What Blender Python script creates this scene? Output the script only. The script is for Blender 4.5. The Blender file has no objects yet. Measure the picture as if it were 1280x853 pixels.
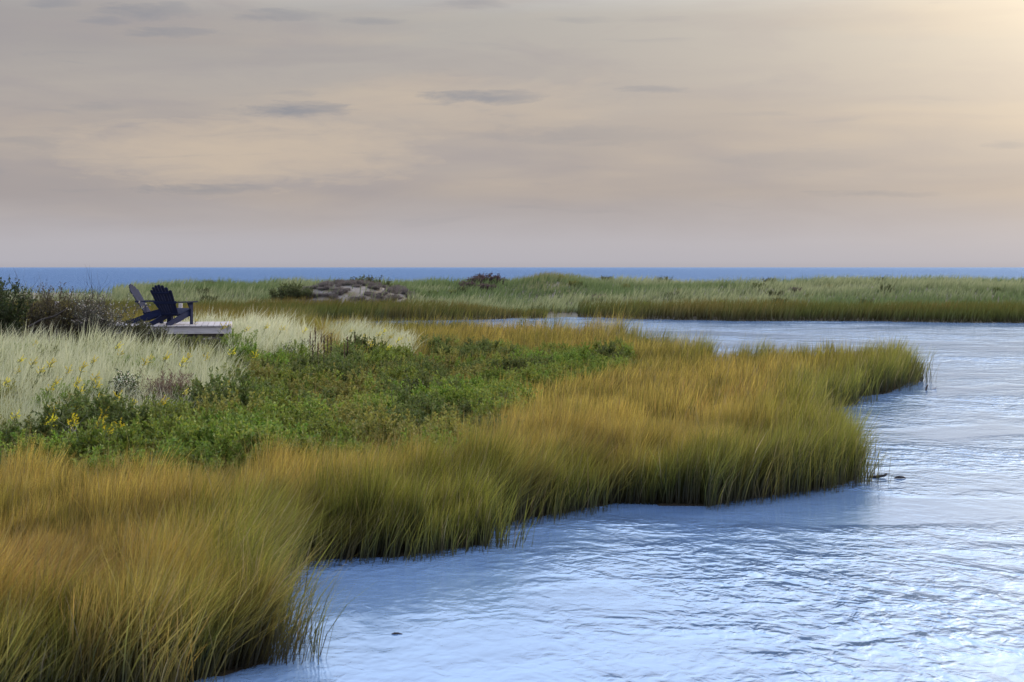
import bpy, bmesh, math, random
import numpy as np
from mathutils import Vector, Matrix

R = math.radians
rng = np.random.default_rng(11)
random.seed(5)
scene = bpy.context.scene
C = scene.collection

# ------------------------------------------------------------------ camera
F_PX, W_PX, H_PX, HORIZON, CAM_H = 2000.0, 1280.0, 853.0, 334.0, 2.9
cam_data = bpy.data.cameras.new('camera')
cam_data.sensor_width = 36.0
cam_data.lens = 36.0 * F_PX / W_PX
cam_data.shift_y = -(H_PX / 2 - HORIZON) / W_PX
cam_data.clip_start = 0.1
cam_data.clip_end = 30000
cam_data.dof.use_dof = True
cam_data.dof.focus_distance = 27.0
cam_data.dof.aperture_fstop = 5.0
cam = bpy.data.objects.new('camera', cam_data)
C.objects.link(cam)
cam.location = (0, 0, CAM_H)
cam.rotation_euler = (R(90), 0, 0)
scene.camera = cam

# ------------------------------------------------------------------ sky, sun, exposure
SUN_AZ, SUN_EL = R(45), R(22)          # azimuth to the right of the view, elevation
SUN_DIR = Vector((math.sin(SUN_AZ) * math.cos(SUN_EL), math.cos(SUN_AZ) * math.cos(SUN_EL), math.sin(SUN_EL)))
world = bpy.data.worlds.new('World')
scene.world = world
world.use_nodes = True
nt = world.node_tree
nt.nodes.clear()


class NB:
    """tiny node-building helper"""
    def __init__(self, tree): self.t = tree
    def n(self, typ, **kw):
        nd = self.t.nodes.new(typ)
        for k, v in kw.items():
            if k.startswith('i_'):
                nd.inputs[k[2:].replace('_', ' ')].default_value = v
            else:
                setattr(nd, k, v)
        return nd
    def l(self, a, b): self.t.links.new(a, b)
    def math(self, op, a, b=None, clamp=False):
        m = self.t.nodes.new('ShaderNodeMath'); m.operation = op; m.use_clamp = clamp
        for i, v in enumerate((a, b)):
            if v is None: continue
            if hasattr(v, 'links'): self.l(v, m.inputs[i])
            else: m.inputs[i].default_value = v
        return m.outputs[0]
    def ramp(self, fac, stops, interp='LINEAR'):
        r = self.t.nodes.new('ShaderNodeValToRGB'); r.color_ramp.interpolation = interp
        el = r.color_ramp.elements
        while len(el) < len(stops): el.new(0.5)
        for e, (p, c) in zip(el, stops):
            e.position = p
            e.color = (c, c, c, 1) if isinstance(c, (int, float)) else (*c, 1)
        self.l(fac, r.inputs[0])
        return r.outputs[0]
    def mix(self, fac, a, b, mode='MIX'):
        m = self.t.nodes.new('ShaderNodeMix'); m.data_type = 'RGBA'; m.blend_type = mode
        for s, v in ((m.inputs[0], fac), (m.inputs[6], a), (m.inputs[7], b)):
            if hasattr(v, 'links'): self.l(v, s)
            elif isinstance(v, (int, float)): s.default_value = v
            else: s.default_value = (*v, 1)
        return m.outputs[2]
    def noise(self, vec, scale, detail=3.0, rough=0.5, dist=0.0):
        nd = self.t.nodes.new('ShaderNodeTexNoise')
        nd.inputs['Scale'].default_value = scale; nd.inputs['Detail'].default_value = detail
        nd.inputs['Roughness'].default_value = rough; nd.inputs['Distortion'].default_value = dist
        if vec is not None: self.l(vec, nd.inputs['Vector'])
        return nd.outputs['Fac']
    def mapping(self, vec, scale=(1, 1, 1), rot=(0, 0, 0), loc=(0, 0, 0)):
        m = self.t.nodes.new('ShaderNodeMapping')
        m.inputs['Scale'].default_value = scale; m.inputs['Rotation'].default_value = rot
        m.inputs['Location'].default_value = loc
        self.l(vec, m.inputs['Vector'])
        return m.outputs[0]


b = NB(nt)
tc = b.n('ShaderNodeTexCoord')
dirv = tc.outputs['Generated']
sep = b.n('ShaderNodeSeparateXYZ'); b.l(dirv, sep.inputs[0])
z = sep.outputs['Z']
veil = b.ramp(z, [(0.0, (.40, .385, .425)), (.004, (.43, .415, .455)), (.016, (.44, .42, .45)), (.045, (.375, .335, .325)), (.085, (.405, .355, .325)),
                  (.155, (.385, .365, .345)), (.215, (.68, .74, .80)), (.33, (.86, .95, 1.04)), (.6, (.98, 1.08, 1.22)), (1.0, (1.15, 1.27, 1.45))])
# broad warm and cool bands of a thin cloud sheet
lowsky = b.ramp(z, [(.012, 0), (.05, 1), (.2, 1), (.4, .3)])
bands = b.noise(b.mapping(dirv, (4, 4, 26)), 1.0, 3, .5, .3)
veil = b.mix(b.math('MULTIPLY', b.ramp(bands, [(.48, 0), (.72, .5)]), lowsky), veil, (.53, .43, .33))
bands2 = b.noise(b.mapping(dirv, (4, 4, 30), loc=(3.1, 1.7, .4)), 1.0, 3, .5, .3)
veil = b.mix(b.math('MULTIPLY', b.ramp(bands2, [(.44, 0), (.70, .55)]), lowsky), veil, (.30, .275, .285))
# ragged slate clouds and warm breaks: azimuth and height as tangents of the view angles
ys = b.math('MAXIMUM', sep.outputs['Y'], .05)
az = b.math('DIVIDE', sep.outputs['X'], ys); el = b.math('DIVIDE', z, ys)
cn = b.noise(b.mapping(dirv, (22, 22, 120)), 1.0, 6, .62, .5)
cn2 = b.noise(b.mapping(dirv, (38, 38, 170), loc=(2, 5, 1)), 1.0, 6, .65, .3)


def blob(px, py, rx, ry, stren, warp=1.6):
    u = b.math('MULTIPLY', b.math('SUBTRACT', az, (px - 640) / F_PX), F_PX / rx)
    v = b.math('MULTIPLY', b.math('SUBTRACT', el, (HORIZON - py) / F_PX), F_PX / ry)
    v = b.math('ADD', v, b.math('MULTIPLY', b.math('SUBTRACT', cn, .5), warp * 2))
    u = b.math('ADD', u, b.math('MULTIPLY', b.math('SUBTRACT', cn2, .5), warp))
    r2 = b.math('ADD', b.math('MULTIPLY', u, u), b.math('MULTIPLY', v, v))
    return b.math('MULTIPLY', b.math('SUBTRACT', 1.0, r2, clamp=True), stren)


mott = b.noise(b.mapping(dirv, (11, 11, 48), loc=(.7, 2.2, 3.3)), 1.0, 6, .6, .5)
veil = b.mix(b.math('MULTIPLY', b.ramp(mott, [(.45, 0), (.75, .5)]), lowsky), veil, (.32, .29, .305))
warm = b.math('MAXIMUM', blob(300, 190, 260, 48, .6, .8), blob(560, 130, 240, 40, .3, .8))
veil = b.mix(warm, veil, (.60, .485, .365))
dark = None
for cb in ((375, 137, 85, 10, .85), (600, 121, 85, 12, .85), (815, 112, 55, 7, .6), (250, 236, 95, 7, .6), (185, 14, 70, 14, .6), (215, 41, 70, 7, .55),
           (350, 18, 65, 10, .5), (465, 27, 48, 7, .45), (595, 4, 40, 11, .5), (65, 3, 38, 8, .55), (130, 28, 38, 7, .5), (125, 133, 44, 8, .3), (1095, 243, 90, 6, .4),
           (1265, 183, 40, 6, .45), (720, 24, 50, 5, .3), (20, 178, 60, 9, .3), (720, 170, 150, 12, .25), (1000, 200, 160, 12, .2)):
    f = blob(*cb)
    dark = f if dark is None else b.math('MAXIMUM', dark, f)
dark = b.math('MULTIPLY', dark, b.ramp(cn2, [(.3, .55), (.6, 1.0)]))
veil = b.mix(dark, veil, (.225, .235, .275))
# the same ragged clouds all round the rest of the sky
cl = b.noise(b.mapping(dirv, (13, 13, 120), loc=(.35, .2, 2.1)), 1.0, 5, .55, .5)
clf = b.math('MULTIPLY', b.ramp(cl, [(.60, 0), (.74, .22)], 'EASE'), lowsky)
veil = b.mix(clf, veil, (.25, .255, .29))
# light of the veiled sun spreading through the sheet
dt = b.n('ShaderNodeVectorMath', operation='DOT_PRODUCT'); b.l(dirv, dt.inputs[0]); dt.inputs[1].default_value = SUN_DIR
dpos = b.math('MAXIMUM', dt.outputs['Value'], 0.0)
glow = b.math('ADD', b.math('MULTIPLY', b.math('POWER', dpos, 13.0), 2.8), b.math('MULTIPLY', b.math('POWER', dpos, 5.0), .06))
glow = b.math('MULTIPLY', glow, b.ramp(z, [(.0, .12), (.16, 1)]))
gcol = b.mix(1.0, (1.0, .80, .50), b.n('ShaderNodeCombineXYZ').outputs[0], 'ADD')
gs = b.n('ShaderNodeVectorMath', operation='SCALE'); b.l(gcol, gs.inputs[0]); b.l(glow, gs.inputs['Scale'])
veil = b.mix(1.0, veil, gs.outputs[0], 'ADD')
bg_veil = b.n('ShaderNodeBackground', i_Strength=1.0); b.l(veil, bg_veil.inputs['Color'])
sky = b.n('ShaderNodeTexSky', sky_type='NISHITA')
sky.sun_disc = False
sky.sun_elevation = SUN_EL
sky.sun_rotation = SUN_AZ
sky.dust_density = 3.0
bg_sky = b.n('ShaderNodeBackground', i_Strength=0.10); b.l(sky.outputs[0], bg_sky.inputs['Color'])
mixs = b.n('ShaderNodeMixShader'); mixs.inputs[0].default_value = .95
b.l(bg_sky.outputs[0], mixs.inputs[1]); b.l(bg_veil.outputs[0], mixs.inputs[2])
wo = b.n('ShaderNodeOutputWorld'); b.l(mixs.outputs[0], wo.inputs[0])

sun_data = bpy.data.lights.new('sun', 'SUN')
sun_data.energy = 2.2
sun_data.angle = R(8)
sun_data.color = (1.0, .86, .66)
sun = bpy.data.objects.new('sun', sun_data)
C.objects.link(sun)
sun.rotation_euler = (-SUN_DIR).to_track_quat('-Z', 'Y').to_euler()
scene.view_settings.view_transform = 'Standard'
scene.view_settings.look = 'None'
scene.view_settings.exposure = 0.15
scene.view_settings.gamma = 1.0
scene.cycles.max_bounces = 5
scene.cycles.diffuse_bounces = 3
scene.cycles.glossy_bounces = 3
scene.cycles.transmission_bounces = 3
scene.cycles.sample_clamp_indirect = 6


# ------------------------------------------------------------------ helpers
def tag(o, label=None, cat=None, group=None, kind=None):
    for k, v in (('label', label), ('category', cat), ('group', group), ('kind', kind)):
        if v: o[k] = v
    return o


def empty(name, loc=(0, 0, 0), rz=0.0, sc=1.0):
    o = bpy.data.objects.new(name, None)
    o.empty_display_size = .2
    o.location = loc; o.rotation_euler = (0, 0, rz); o.scale = (sc, sc, sc)
    C.objects.link(o)
    return o


def link_mesh(name, me, mat=None, parent=None):
    if mat is not None: me.materials.append(mat)
    o = bpy.data.objects.new(name, me)
    C.objects.link(o)
    if parent is not None: o.parent = parent
    return o


def np_mesh(name, V, T, col=None, smooth=False):
    """mesh from vertex array and triangle array, colour attribute 'col' per vertex"""
    me = bpy.data.meshes.new(name)
    V = np.asarray(V, dtype=np.float32); T = np.asarray(T, dtype=np.int32)
    me.vertices.add(len(V)); me.vertices.foreach_set('co', V.ravel())
    k = T.shape[1]
    me.loops.add(T.size); me.loops.foreach_set('vertex_index', T.ravel())
    me.polygons.add(len(T)); me.polygons.foreach_set('loop_start', np.arange(0, T.size, k, dtype=np.int32))
    if smooth: me.polygons.foreach_set('use_smooth', np.ones(len(T), dtype=bool))
    if col is not None:
        a = me.attributes.new('col', 'FLOAT_COLOR', 'POINT')
        c4 = np.ones((len(V), 4), dtype=np.float32); c4[:, :3] = col
        a.data.foreach_set('color', c4.ravel())
    me.update(calc_edges=True)
    return me


def sstep(t):
    t = np.clip(t, 0, 1)
    return t * t * (3 - 2 * t)


_perm = np.random.default_rng(3).random((64, 64))


def vnoise(x, y):
    """smooth value noise, period 64"""
    xi = np.floor(x).astype(int); yi = np.floor(y).astype(int)
    fx = sstep(x - xi); fy = sstep(y - yi)
    a = _perm[xi % 64, yi % 64]; bb = _perm[(xi + 1) % 64, yi % 64]
    c = _perm[xi % 64, (yi + 1) % 64]; d = _perm[(xi + 1) % 64, (yi + 1) % 64]
    return (a * (1 - fx) + bb * fx) * (1 - fy) + (c * (1 - fx) + d * fx) * fy


def fbm(x, y, o=3):
    s = 0; amp = .5; tot = 0
    for k in range(o):
        s = s + amp * vnoise(x * 2 ** k + 17 * k, y * 2 ** k + 31 * k); tot += amp; amp *= .5
    return s / tot


def pd(px, d):                       # pixel column and distance -> plan position
    return ((px - 640.0) / F_PX * d, d)


def pw(px, py, zz=0.0):              # pixel on a level surface -> plan position
    d = F_PX * (CAM_H - zz) / (py - HORIZON)
    return pd(px, d)


def inside(poly, x, y):
    res = np.zeros(np.shape(x), dtype=bool)
    n = len(poly)
    for i in range(n):
        x1, y1 = poly[i]; x2, y2 = poly[(i + 1) % n]
        if y1 == y2: continue
        c = ((y1 > y) != (y2 > y)) & (x < (x2 - x1) * (y - y1) / (y2 - y1) + x1)
        res ^= c
    return res


def seg_dist(poly, x, y):
    best = np.full(np.shape(x), 1e9)
    n = len(poly)
    for i in range(n):
        x1, y1 = poly[i]; x2, y2 = poly[(i + 1) % n]
        dx, dy = x2 - x1, y2 - y1
        L = dx * dx + dy * dy + 1e-9
        t = np.clip(((x - x1) * dx + (y - y1) * dy) / L, 0, 1)
        best = np.minimum(best, (x - x1 - t * dx) ** 2 + (y - y1 - t * dy) ** 2)
    return np.sqrt(best)


# ------------------------------------------------------------------ terrain
shore_px = [(2300, 405), (1500, 404.5), (1280, 404), (1100, 402.5), (900, 401), (800, 399.5), (720, 397.0), (640, 399), (560, 401),
            (480, 402), (400, 402.5), (378, 404),                                     # far bank
            (372, 420), (385, 430), (560, 425), (700, 427), (795, 435), (862, 456), (890, 468), (940, 462), (1045, 457), (1100, 459),
            (1132, 466), (1150, 477), (1142, 487), (1098, 497), (1048, 506), (1006, 519), (1022, 548), (1046, 575), (1070, 597),
            (1070, 603), (1028, 612), (960, 621), (850, 632), (740, 634), (690, 640), (640, 647), (594, 660), (578, 681), (514, 696),
            (410, 703), (328, 718), (298, 745), (305, 775), (326, 802), (312, 824), (262, 848), (160, 876), (0, 905), (-300, 925),
            (-700, 1000), (-900, 1500), (4000, 1500)]
WATER = [pw(*p) for p in shore_px]
# jitter the outline with small coves
_w2 = []
for i in range(len(WATER) - 2):
    a, c = Vector(WATER[i]), Vector(WATER[i + 1])
    n = max(1, int((c - a).length / 1.0)) if i < len(WATER) - 5 else 1
    for k in range(n):
        p = a.lerp(c, k / n)
        if 0 < i < len(WATER) - 6:
            s = .16 + .007 * p.y
            p = p + Vector((random.uniform(-s, s), random.uniform(-s, s)))
        _w2.append((p.x, p.y))
WATER = _w2 + WATER[-2:]


def shore_sd(x, y):                  # positive on land
    d = seg_dist(WATER, x, y)
    return np.where(inside(WATER, x, y), -d, d)


CREST_PX = [-600, -100, 0, 130, 170, 250, 330, 380, 480, 560, 620, 650, 680, 710, 740, 800, 900, 1000, 1100, 1200, 1280, 1800]
CREST_Y = [362, 362, 362, 360, 353, 350, 351, 352, 351, 350, 346.5, 342, 338, 341.5, 346.5, 349.5, 348.5, 347.5, 345, 343.5, 344, 345]


def ground(x, y, sd=None):
    x = np.asarray(x, float); y = np.asarray(y, float)
    if sd is None: sd = shore_sd(x, y)
    base = np.where(sd > 0, .012 + .13 * sstep(sd / 1.8) + .05 * sstep(sd / 1.0) * (fbm(x * .8, y * .8) - .5), -.02 - .5 * sstep(-sd / 2.0))
    land = sstep(sd / 3.0)
    # near sand rise that carries the deck
    rise = .85 * sstep((y - 16) / 20) * sstep((-x - .8) / 6.5) * (1 - sstep((y - 46) / 12)) + .10 * (fbm(x * .35 + 9, y * .35) - .5) * sstep((y - 18) / 10)
    # dune ridge along the sea
    u = 640 + x / np.maximum(y, 1) * F_PX
    cz = CAM_H - (np.interp(u, CREST_PX, CREST_Y) - HORIZON) * 116.0 / F_PX - .78
    und = .95 * (fbm(x * .13 + 5, y * .10 + 2) - .5) + .25 * (fbm(x * .5, y * .5) - .5)
    far = sstep((y - 93) / 22) * (1 - sstep((y - 120) / 24))
    ridge = np.where(y > 85, far * (cz + und * sstep((y - 95) / 10)), 0)
    # the bare sand hump
    hx, hy = pd(437, 102)
    e = ((x - hx) / 3.9) ** 2 + ((y - hy) / 5.0) ** 2
    ridge = np.maximum(ridge, 1.62 * np.exp(-e ** 1.5 * .8) + .16 * (fbm(x * .9, y * .9) - .5) * np.exp(-e))
    hx2, hy2 = pd(487, 104)
    e2 = ((x - hx2) / 2.6) ** 2 + ((y - hy2) / 4.0) ** 2
    ridge = np.maximum(ridge, 1.3 * np.exp(-e2 ** 1.5 * .8))
    h = base + land * np.maximum(rise, 0) + land * ridge
    return h - 1.6 * sstep((y - 142) / 20)


def ground1(x, y): return float(ground(np.array([x]), np.array([y]))[0])


def hit(px, py, h=0.0, d0=9.0, d1=150.0):
    """where the ray through a pixel meets the surface lying h above the ground"""
    d = np.linspace(d0, d1, 2400)
    x = (px - 640) / F_PX * d
    zr = CAM_H - (py - HORIZON) / F_PX * d
    g = ground(x, d) + h
    k = int(np.argmax(zr <= g)) if np.any(zr <= g) else len(d) - 1
    return float(x[k]), float(d[k]), float(g[k] - h)


# materials -------------------------------------------------------------
def mat_new(name):
    m = bpy.data.materials.new(name); m.use_nodes = True
    m.node_tree.nodes.clear()
    return m, NB(m.node_tree)


def finish(m, bb, sh):
    o = bb.n('ShaderNodeOutputMaterial'); bb.l(sh, o.inputs[0]); return m


def mat_leaf(name, translucent=.4, rough=.6, gloss=.06, var=.25):
    m, q = mat_new(name)
    at = q.n('ShaderNodeAttribute', attribute_name='col')
    oi = q.n('ShaderNodeObjectInfo')
    hs = q.n('ShaderNodeHueSaturation')
    q.l(at.outputs['Color'], hs.inputs['Color'])
    q.l(q.math('ADD', q.math('MULTIPLY', oi.outputs['Random'], var * 2), 1 - var), hs.inputs['Value'])
    q.l(q.math('ADD', q.math('MULTIPLY', oi.outputs['Random'], var * .1), .5 - var * .05), hs.inputs['Hue'])
    d = q.n('ShaderNodeBsdfDiffuse'); q.l(hs.outputs[0], d.inputs[0])
    t = q.n('ShaderNodeBsdfTranslucent'); q.l(hs.outputs[0], t.inputs[0])
    mx = q.n('ShaderNodeMixShader'); mx.inputs[0].default_value = translucent
    q.l(d.outputs[0], mx.inputs[1]); q.l(t.outputs[0], mx.inputs[2])
    g = q.n('ShaderNodeBsdfGlossy'); g.inputs['Roughness'].default_value = rough
    g.inputs['Color'].default_value = (1, 1, 1, 1)
    m2 = q.n('ShaderNodeMixShader'); m2.inputs[0].default_value = gloss
    q.l(mx.outputs[0], m2.inputs[1]); q.l(g.outputs[0], m2.inputs[2])
    return finish(m, q, m2.outputs[0])


def mat_wood(name, c1, c2, rough=.7, scale=30, grain=(1, 12, 12)):
    m, q = mat_new(name)
    tcn = q.n('ShaderNodeTexCoord')
    oi = q.n('ShaderNodeObjectInfo')
    ofs = q.n('ShaderNodeVectorMath', operation='ADD')
    q.l(tcn.outputs['Object'], ofs.inputs[0])
    cx = q.n('ShaderNodeCombineXYZ'); q.l(q.math('MULTIPLY', oi.outputs['Random'], 40.), cx.inputs[0]); q.l(cx.outputs[0], ofs.inputs[1])
    f = q.noise(q.mapping(ofs.outputs[0], grain), scale / 10, 5, .6, .3)
    col = q.mix(q.ramp(f, [(.3, 0), (.7, 1)]), c1, c2)
    hs = q.n('ShaderNodeHueSaturation'); q.l(col, hs.inputs['Color'])
    q.l(q.math('ADD', q.math('MULTIPLY', oi.outputs['Random'], .3), .85), hs.inputs['Value'])
    p = q.n('ShaderNodeBsdfPrincipled'); q.l(hs.outputs[0], p.inputs['Base Color']); p.inputs['Roughness'].default_value = rough; p.inputs['Specular IOR Level'].default_value = .2
    bp = q.n('ShaderNodeBump'); bp.inputs['Strength'].default_value = .3; bp.inputs['Distance'].default_value = .01
    q.l(f, bp.inputs['Height']); q.l(bp.outputs[0], p.inputs['Normal'])
    return finish(m, q, p.outputs[0])


M_grass = mat_leaf('grass_blade', .42, .5, .018, 0.0)
M_leaf = mat_leaf('shrub_leaf', .42, .5, .03, .22)
M_stem = mat_leaf('shrub_stem', 0.0, .7, .03, .15)
M_navy = mat_wood('navy_painted_wood', (.007, .012, .046), (.012, .019, .064), .85)
M_grey = mat_wood('weathered_grey_wood', (.30, .285, .33), (.47, .45, .51), .85)
M_dark = mat_wood('dark_wood', (.10, .09, .10), (.18, .16, .17), .8)  # darker wood for the deck's beam and posts
M_drift = mat_wood('bleached_driftwood', (.36, .35, .38), (.55, .53, .54), .85)
M_snag = mat_wood('wet_driftwood', (.02, .018, .02), (.05, .04, .04), .5)

# ground material: wet mud low down, pale sand on the rises
m, q = mat_new('mud_and_sand')
geo = q.n('ShaderNodeNewGeometry')
sp = q.n('ShaderNodeSeparateXYZ'); q.l(geo.outputs['Position'], sp.inputs[0])
nz = q.noise(geo.outputs['Position'], .9, 6, .6)
nf = q.noise(geo.outputs['Position'], 9, 5, .65)
hh = q.math('ADD', sp.outputs['Z'], q.math('MULTIPLY', q.math('SUBTRACT', nz, .5), .22))
mud = q.mix(nf, (.016, .013, .012), (.050, .040, .032))
sand = q.mix(nf, (.15, .138, .15), (.25, .23, .25))
col = q.mix(q.ramp(hh, [(.28, 0), (.62, 1)]), mud, sand)
litter = q.mix(q.math('MULTIPLY', q.ramp(nz, [(.42, 0), (.6, 1)]), q.ramp(sp.outputs['Z'], [(.10, 0), (.22, 1)])), col, q.mix(nf, (.08, .066, .045), (.17, .14, .10)))
p = q.n('ShaderNodeBsdfPrincipled'); q.l(litter, p.inputs['Base Color'])
q.l(q.ramp(hh, [(.1, .35), (.3, .9)]), p.inputs['Roughness'])
bp = q.n('ShaderNodeBump'); bp.inputs['Strength'].default_value = .5; bp.inputs['Distance'].default_value = .05
q.l(nf, bp.inputs['Height']); q.l(bp.outputs[0], p.inputs['Normal'])
M_ground = finish(m, q, p.outputs[0])

rows = np.concatenate([np.geomspace(3.0, 70, 230), np.linspace(70.5, 175, 150)])
us = np.linspace(-1, 1, 290)
Y = np.repeat(rows, len(us)); X = np.tile(us, len(rows)) * (.62 * Y + 9)
Zg = ground(X, Y)
V = np.stack([X, Y, Zg], 1)
idx = np.arange(len(rows) * len(us)).reshape(len(rows), len(us))
Q = np.stack([idx[:-1, :-1].ravel(), idx[:-1, 1:].ravel(), idx[1:, 1:].ravel(), idx[1:, :-1].ravel()], 1)
tag(link_mesh('marsh_ground', np_mesh('marsh_ground', V, Q, smooth=True), M_ground),
    'dark mud and pale sand ground of the salt marsh and dunes', 'ground', kind='structure')


# water -----------------------------------------------------------------
def mat_water(name, body, refl, near=True):
    m, q = mat_new(name)
    geo = q.n('ShaderNodeNewGeometry')
    pos = geo.outputs['Position']
    if near:
        calm = q.noise(q.mapping(pos, (.13, .17, 1), loc=(4.2, 1.3, 0)), 1.0, 3, .5, .5)
        calm = q.ramp(calm, [(.42, .12), (.62, 1.0)])
        patch = q.noise(q.mapping(pos, (.9, .7, 1), rot=(0, 0, R(25))), 1.0, 3, .6, .6)
        calm = q.math('MULTIPLY', calm, q.ramp(patch, [(.34, .35), (.64, 1.25)]))
        # a thin bright streak across the channel, made by raising the ripples
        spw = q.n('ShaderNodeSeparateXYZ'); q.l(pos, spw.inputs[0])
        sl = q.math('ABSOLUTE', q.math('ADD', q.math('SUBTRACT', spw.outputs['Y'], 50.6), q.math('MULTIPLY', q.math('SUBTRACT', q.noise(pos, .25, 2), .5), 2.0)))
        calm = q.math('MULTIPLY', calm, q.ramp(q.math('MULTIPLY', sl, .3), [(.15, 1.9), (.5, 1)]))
        w1 = q.noise(q.mapping(pos, (7.5, 5.2, 1), rot=(0, 0, R(22))), 1.0, 2, .5, .7)
        w2 = q.noise(q.mapping(pos, (2.8, 2.4, 1), rot=(0, 0, R(-18))), 1.0, 2, .5, .6)
        hgt = q.math('ADD', q.math('MULTIPLY', w1, .55), q.math('MULTIPLY', w2, .8))
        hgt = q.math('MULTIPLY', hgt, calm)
        dist, rough = .074, .12
        stops = [(.35, .08), (.70, .52), (.92, .82)]
    else:
        w1 = q.noise(q.mapping(pos, (.5, 1.0, 1)), 1.0, 5, .6, .5)
        w2 = q.noise(q.mapping(pos, (.03, .05, 1)), 1.0, 6, .7, .5)
        hgt = q.math('ADD', q.math('MULTIPLY', w1, 1.0), q.math('MULTIPLY', w2, 3.0))
        dist, rough = .9, .3
        stops = [(.40, .05), (.75, .25), (1.0, .75)]
    bp = q.n('ShaderNodeBump'); bp.inputs['Strength'].default_value = 1.0; bp.inputs['Distance'].default_value = dist
    q.l(hgt, bp.inputs['Height'])
    d = q.n('ShaderNodeBsdfDiffuse'); d.inputs[0].default_value = (*body, 1)
    g = q.n('ShaderNodeBsdfGlossy'); g.inputs['Color'].default_value = (*refl, 1); g.inputs['Roughness'].default_value = rough
    q.l(bp.outputs[0], g.inputs['Normal']); q.l(bp.outputs[0], d.inputs['Normal'])
    lw = q.n('ShaderNodeLayerWeight'); lw.inputs['Blend'].default_value = .5
    q.l(bp.outputs[0], lw.inputs['Normal'])
    mx = q.n('ShaderNodeMixShader')
    q.l(q.ramp(lw.outputs['Facing'], stops), mx.inputs[0]); q.l(d.outputs[0], mx.inputs[1]); q.l(g.outputs[0], mx.inputs[2])
    return finish(m, q, mx.outputs[0])


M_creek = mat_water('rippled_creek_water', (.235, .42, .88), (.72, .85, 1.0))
M_sea = mat_water('open_sea_water', (.05, .105, .25), (.44, .60, .88), near=False)


def sheet(name, x0, x1, y0, y1, zz, mat, label, cat):
    me = bpy.data.meshes.new(name)
    me.from_pydata([(x0, y0, zz), (x1, y0, zz), (x1, y1, zz), (x0, y1, zz)], [], [(0, 1, 2, 3)])
    tag(link_mesh(name, me, mat), label, cat, kind='structure')


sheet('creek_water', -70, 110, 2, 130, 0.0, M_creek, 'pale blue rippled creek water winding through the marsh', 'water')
sheet('sea', -9000, 9000, 130, 12000, -.004, M_sea, 'deep blue open sea along the horizon', 'sea')

# ------------------------------------------------------------------ boxes and boards
def bm_obj(name, bm, mat, parent=None):
    me = bpy.data.meshes.new(name); bm.to_mesh(me); bm.free()
    return link_mesh(name, me, mat, parent)


def box_bm(size, loc=(0, 0, 0), rot=None, bev=.004):
    bm = bmesh.new()
    bmesh.ops.create_cube(bm, size=1)
    bmesh.ops.scale(bm, vec=size, verts=bm.verts)
    if bev: bmesh.ops.bevel(bm, geom=bm.edges[:], offset=bev, segments=1, affect='EDGES')
    if rot is not None: bmesh.ops.rotate(bm, cent=(0, 0, 0), matrix=rot, verts=bm.verts)
    bmesh.ops.translate(bm, vec=loc, verts=bm.verts)
    return bm


def prism_bm(outline, thick, axis_map):
    """extrude a 2-D outline; axis_map(u, v, w) -> xyz"""
    bm = bmesh.new()
    lo = [bm.verts.new(axis_map(u, v, -thick / 2)) for u, v in outline]
    hi = [bm.verts.new(axis_map(u, v, thick / 2)) for u, v in outline]
    bm.faces.new(lo[::-1]); bm.faces.new(hi)
    n = len(outline)
    for i in range(n): bm.faces.new((lo[i], lo[(i + 1) % n], hi[(i + 1) % n], hi[i]))
    bmesh.ops.recalc_face_normals(bm, faces=bm.faces)
    return bm


# deck ------------------------------------------------------------------
DECK_Y, DECK_Z = 39.0, CAM_H - (407.5 - HORIZON) / F_PX * 39.0
dx0, dx1 = pd(128, DECK_Y)[0], pd(287, DECK_Y)[0]
DECK_D = 2.9
gdeck = ground1((dx0 + dx1) / 2, DECK_Y + 1)
DECK_RZ = R(9.6)
Ld = dx1 - dx0
DECK_C = (dx1 - Ld / 2 * math.cos(DECK_RZ), DECK_Y + .3 - Ld / 2 * math.sin(DECK_RZ))
deck = tag(empty('wooden_deck', (DECK_C[0], DECK_C[1], gdeck), DECK_RZ), 'low weathered grey timber deck with two chairs on it', 'deck')
L = L_DECK = dx1 - dx0
tz = DECK_Z - gdeck
nb = 21
pwid = L / nb
for i in range(nb):
    bm_obj('plank', box_bm((pwid - .012, DECK_D + .04, .032), (-L / 2 + pwid * (i + .5), DECK_D / 2 - .01, tz - .016 + random.uniform(-.002, .002))), M_grey, deck)
bm_obj('rim_board', box_bm((L - .01, .04, .17), (0, .024, tz - .034 - .085)), M_grey, deck)
bm_obj('rim_board', box_bm((L - .01, .04, .17), (0, DECK_D - .06, tz - .034 - .085)), M_grey, deck)
for s in (-1, 1):
    bm_obj('side_board', box_bm((.04, DECK_D - .13, .17), (s * (L / 2 - .03), DECK_D / 2 - .02, tz - .034 - .085)), M_grey, deck)
bm_obj('beam', box_bm((L - .35, .10, .07), (0, .20, tz - .25)), M_dark, deck)
for fx in (-.44, -.15, .2, .38):
    for yy in (.2, DECK_D - .3):
        hgt = tz - .287 + .35
        bm_obj('post', box_bm((.22 if fx > .3 else .14, .16, hgt), (fx * L, yy, tz - .287 - hgt / 2)), M_dark, deck)


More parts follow.
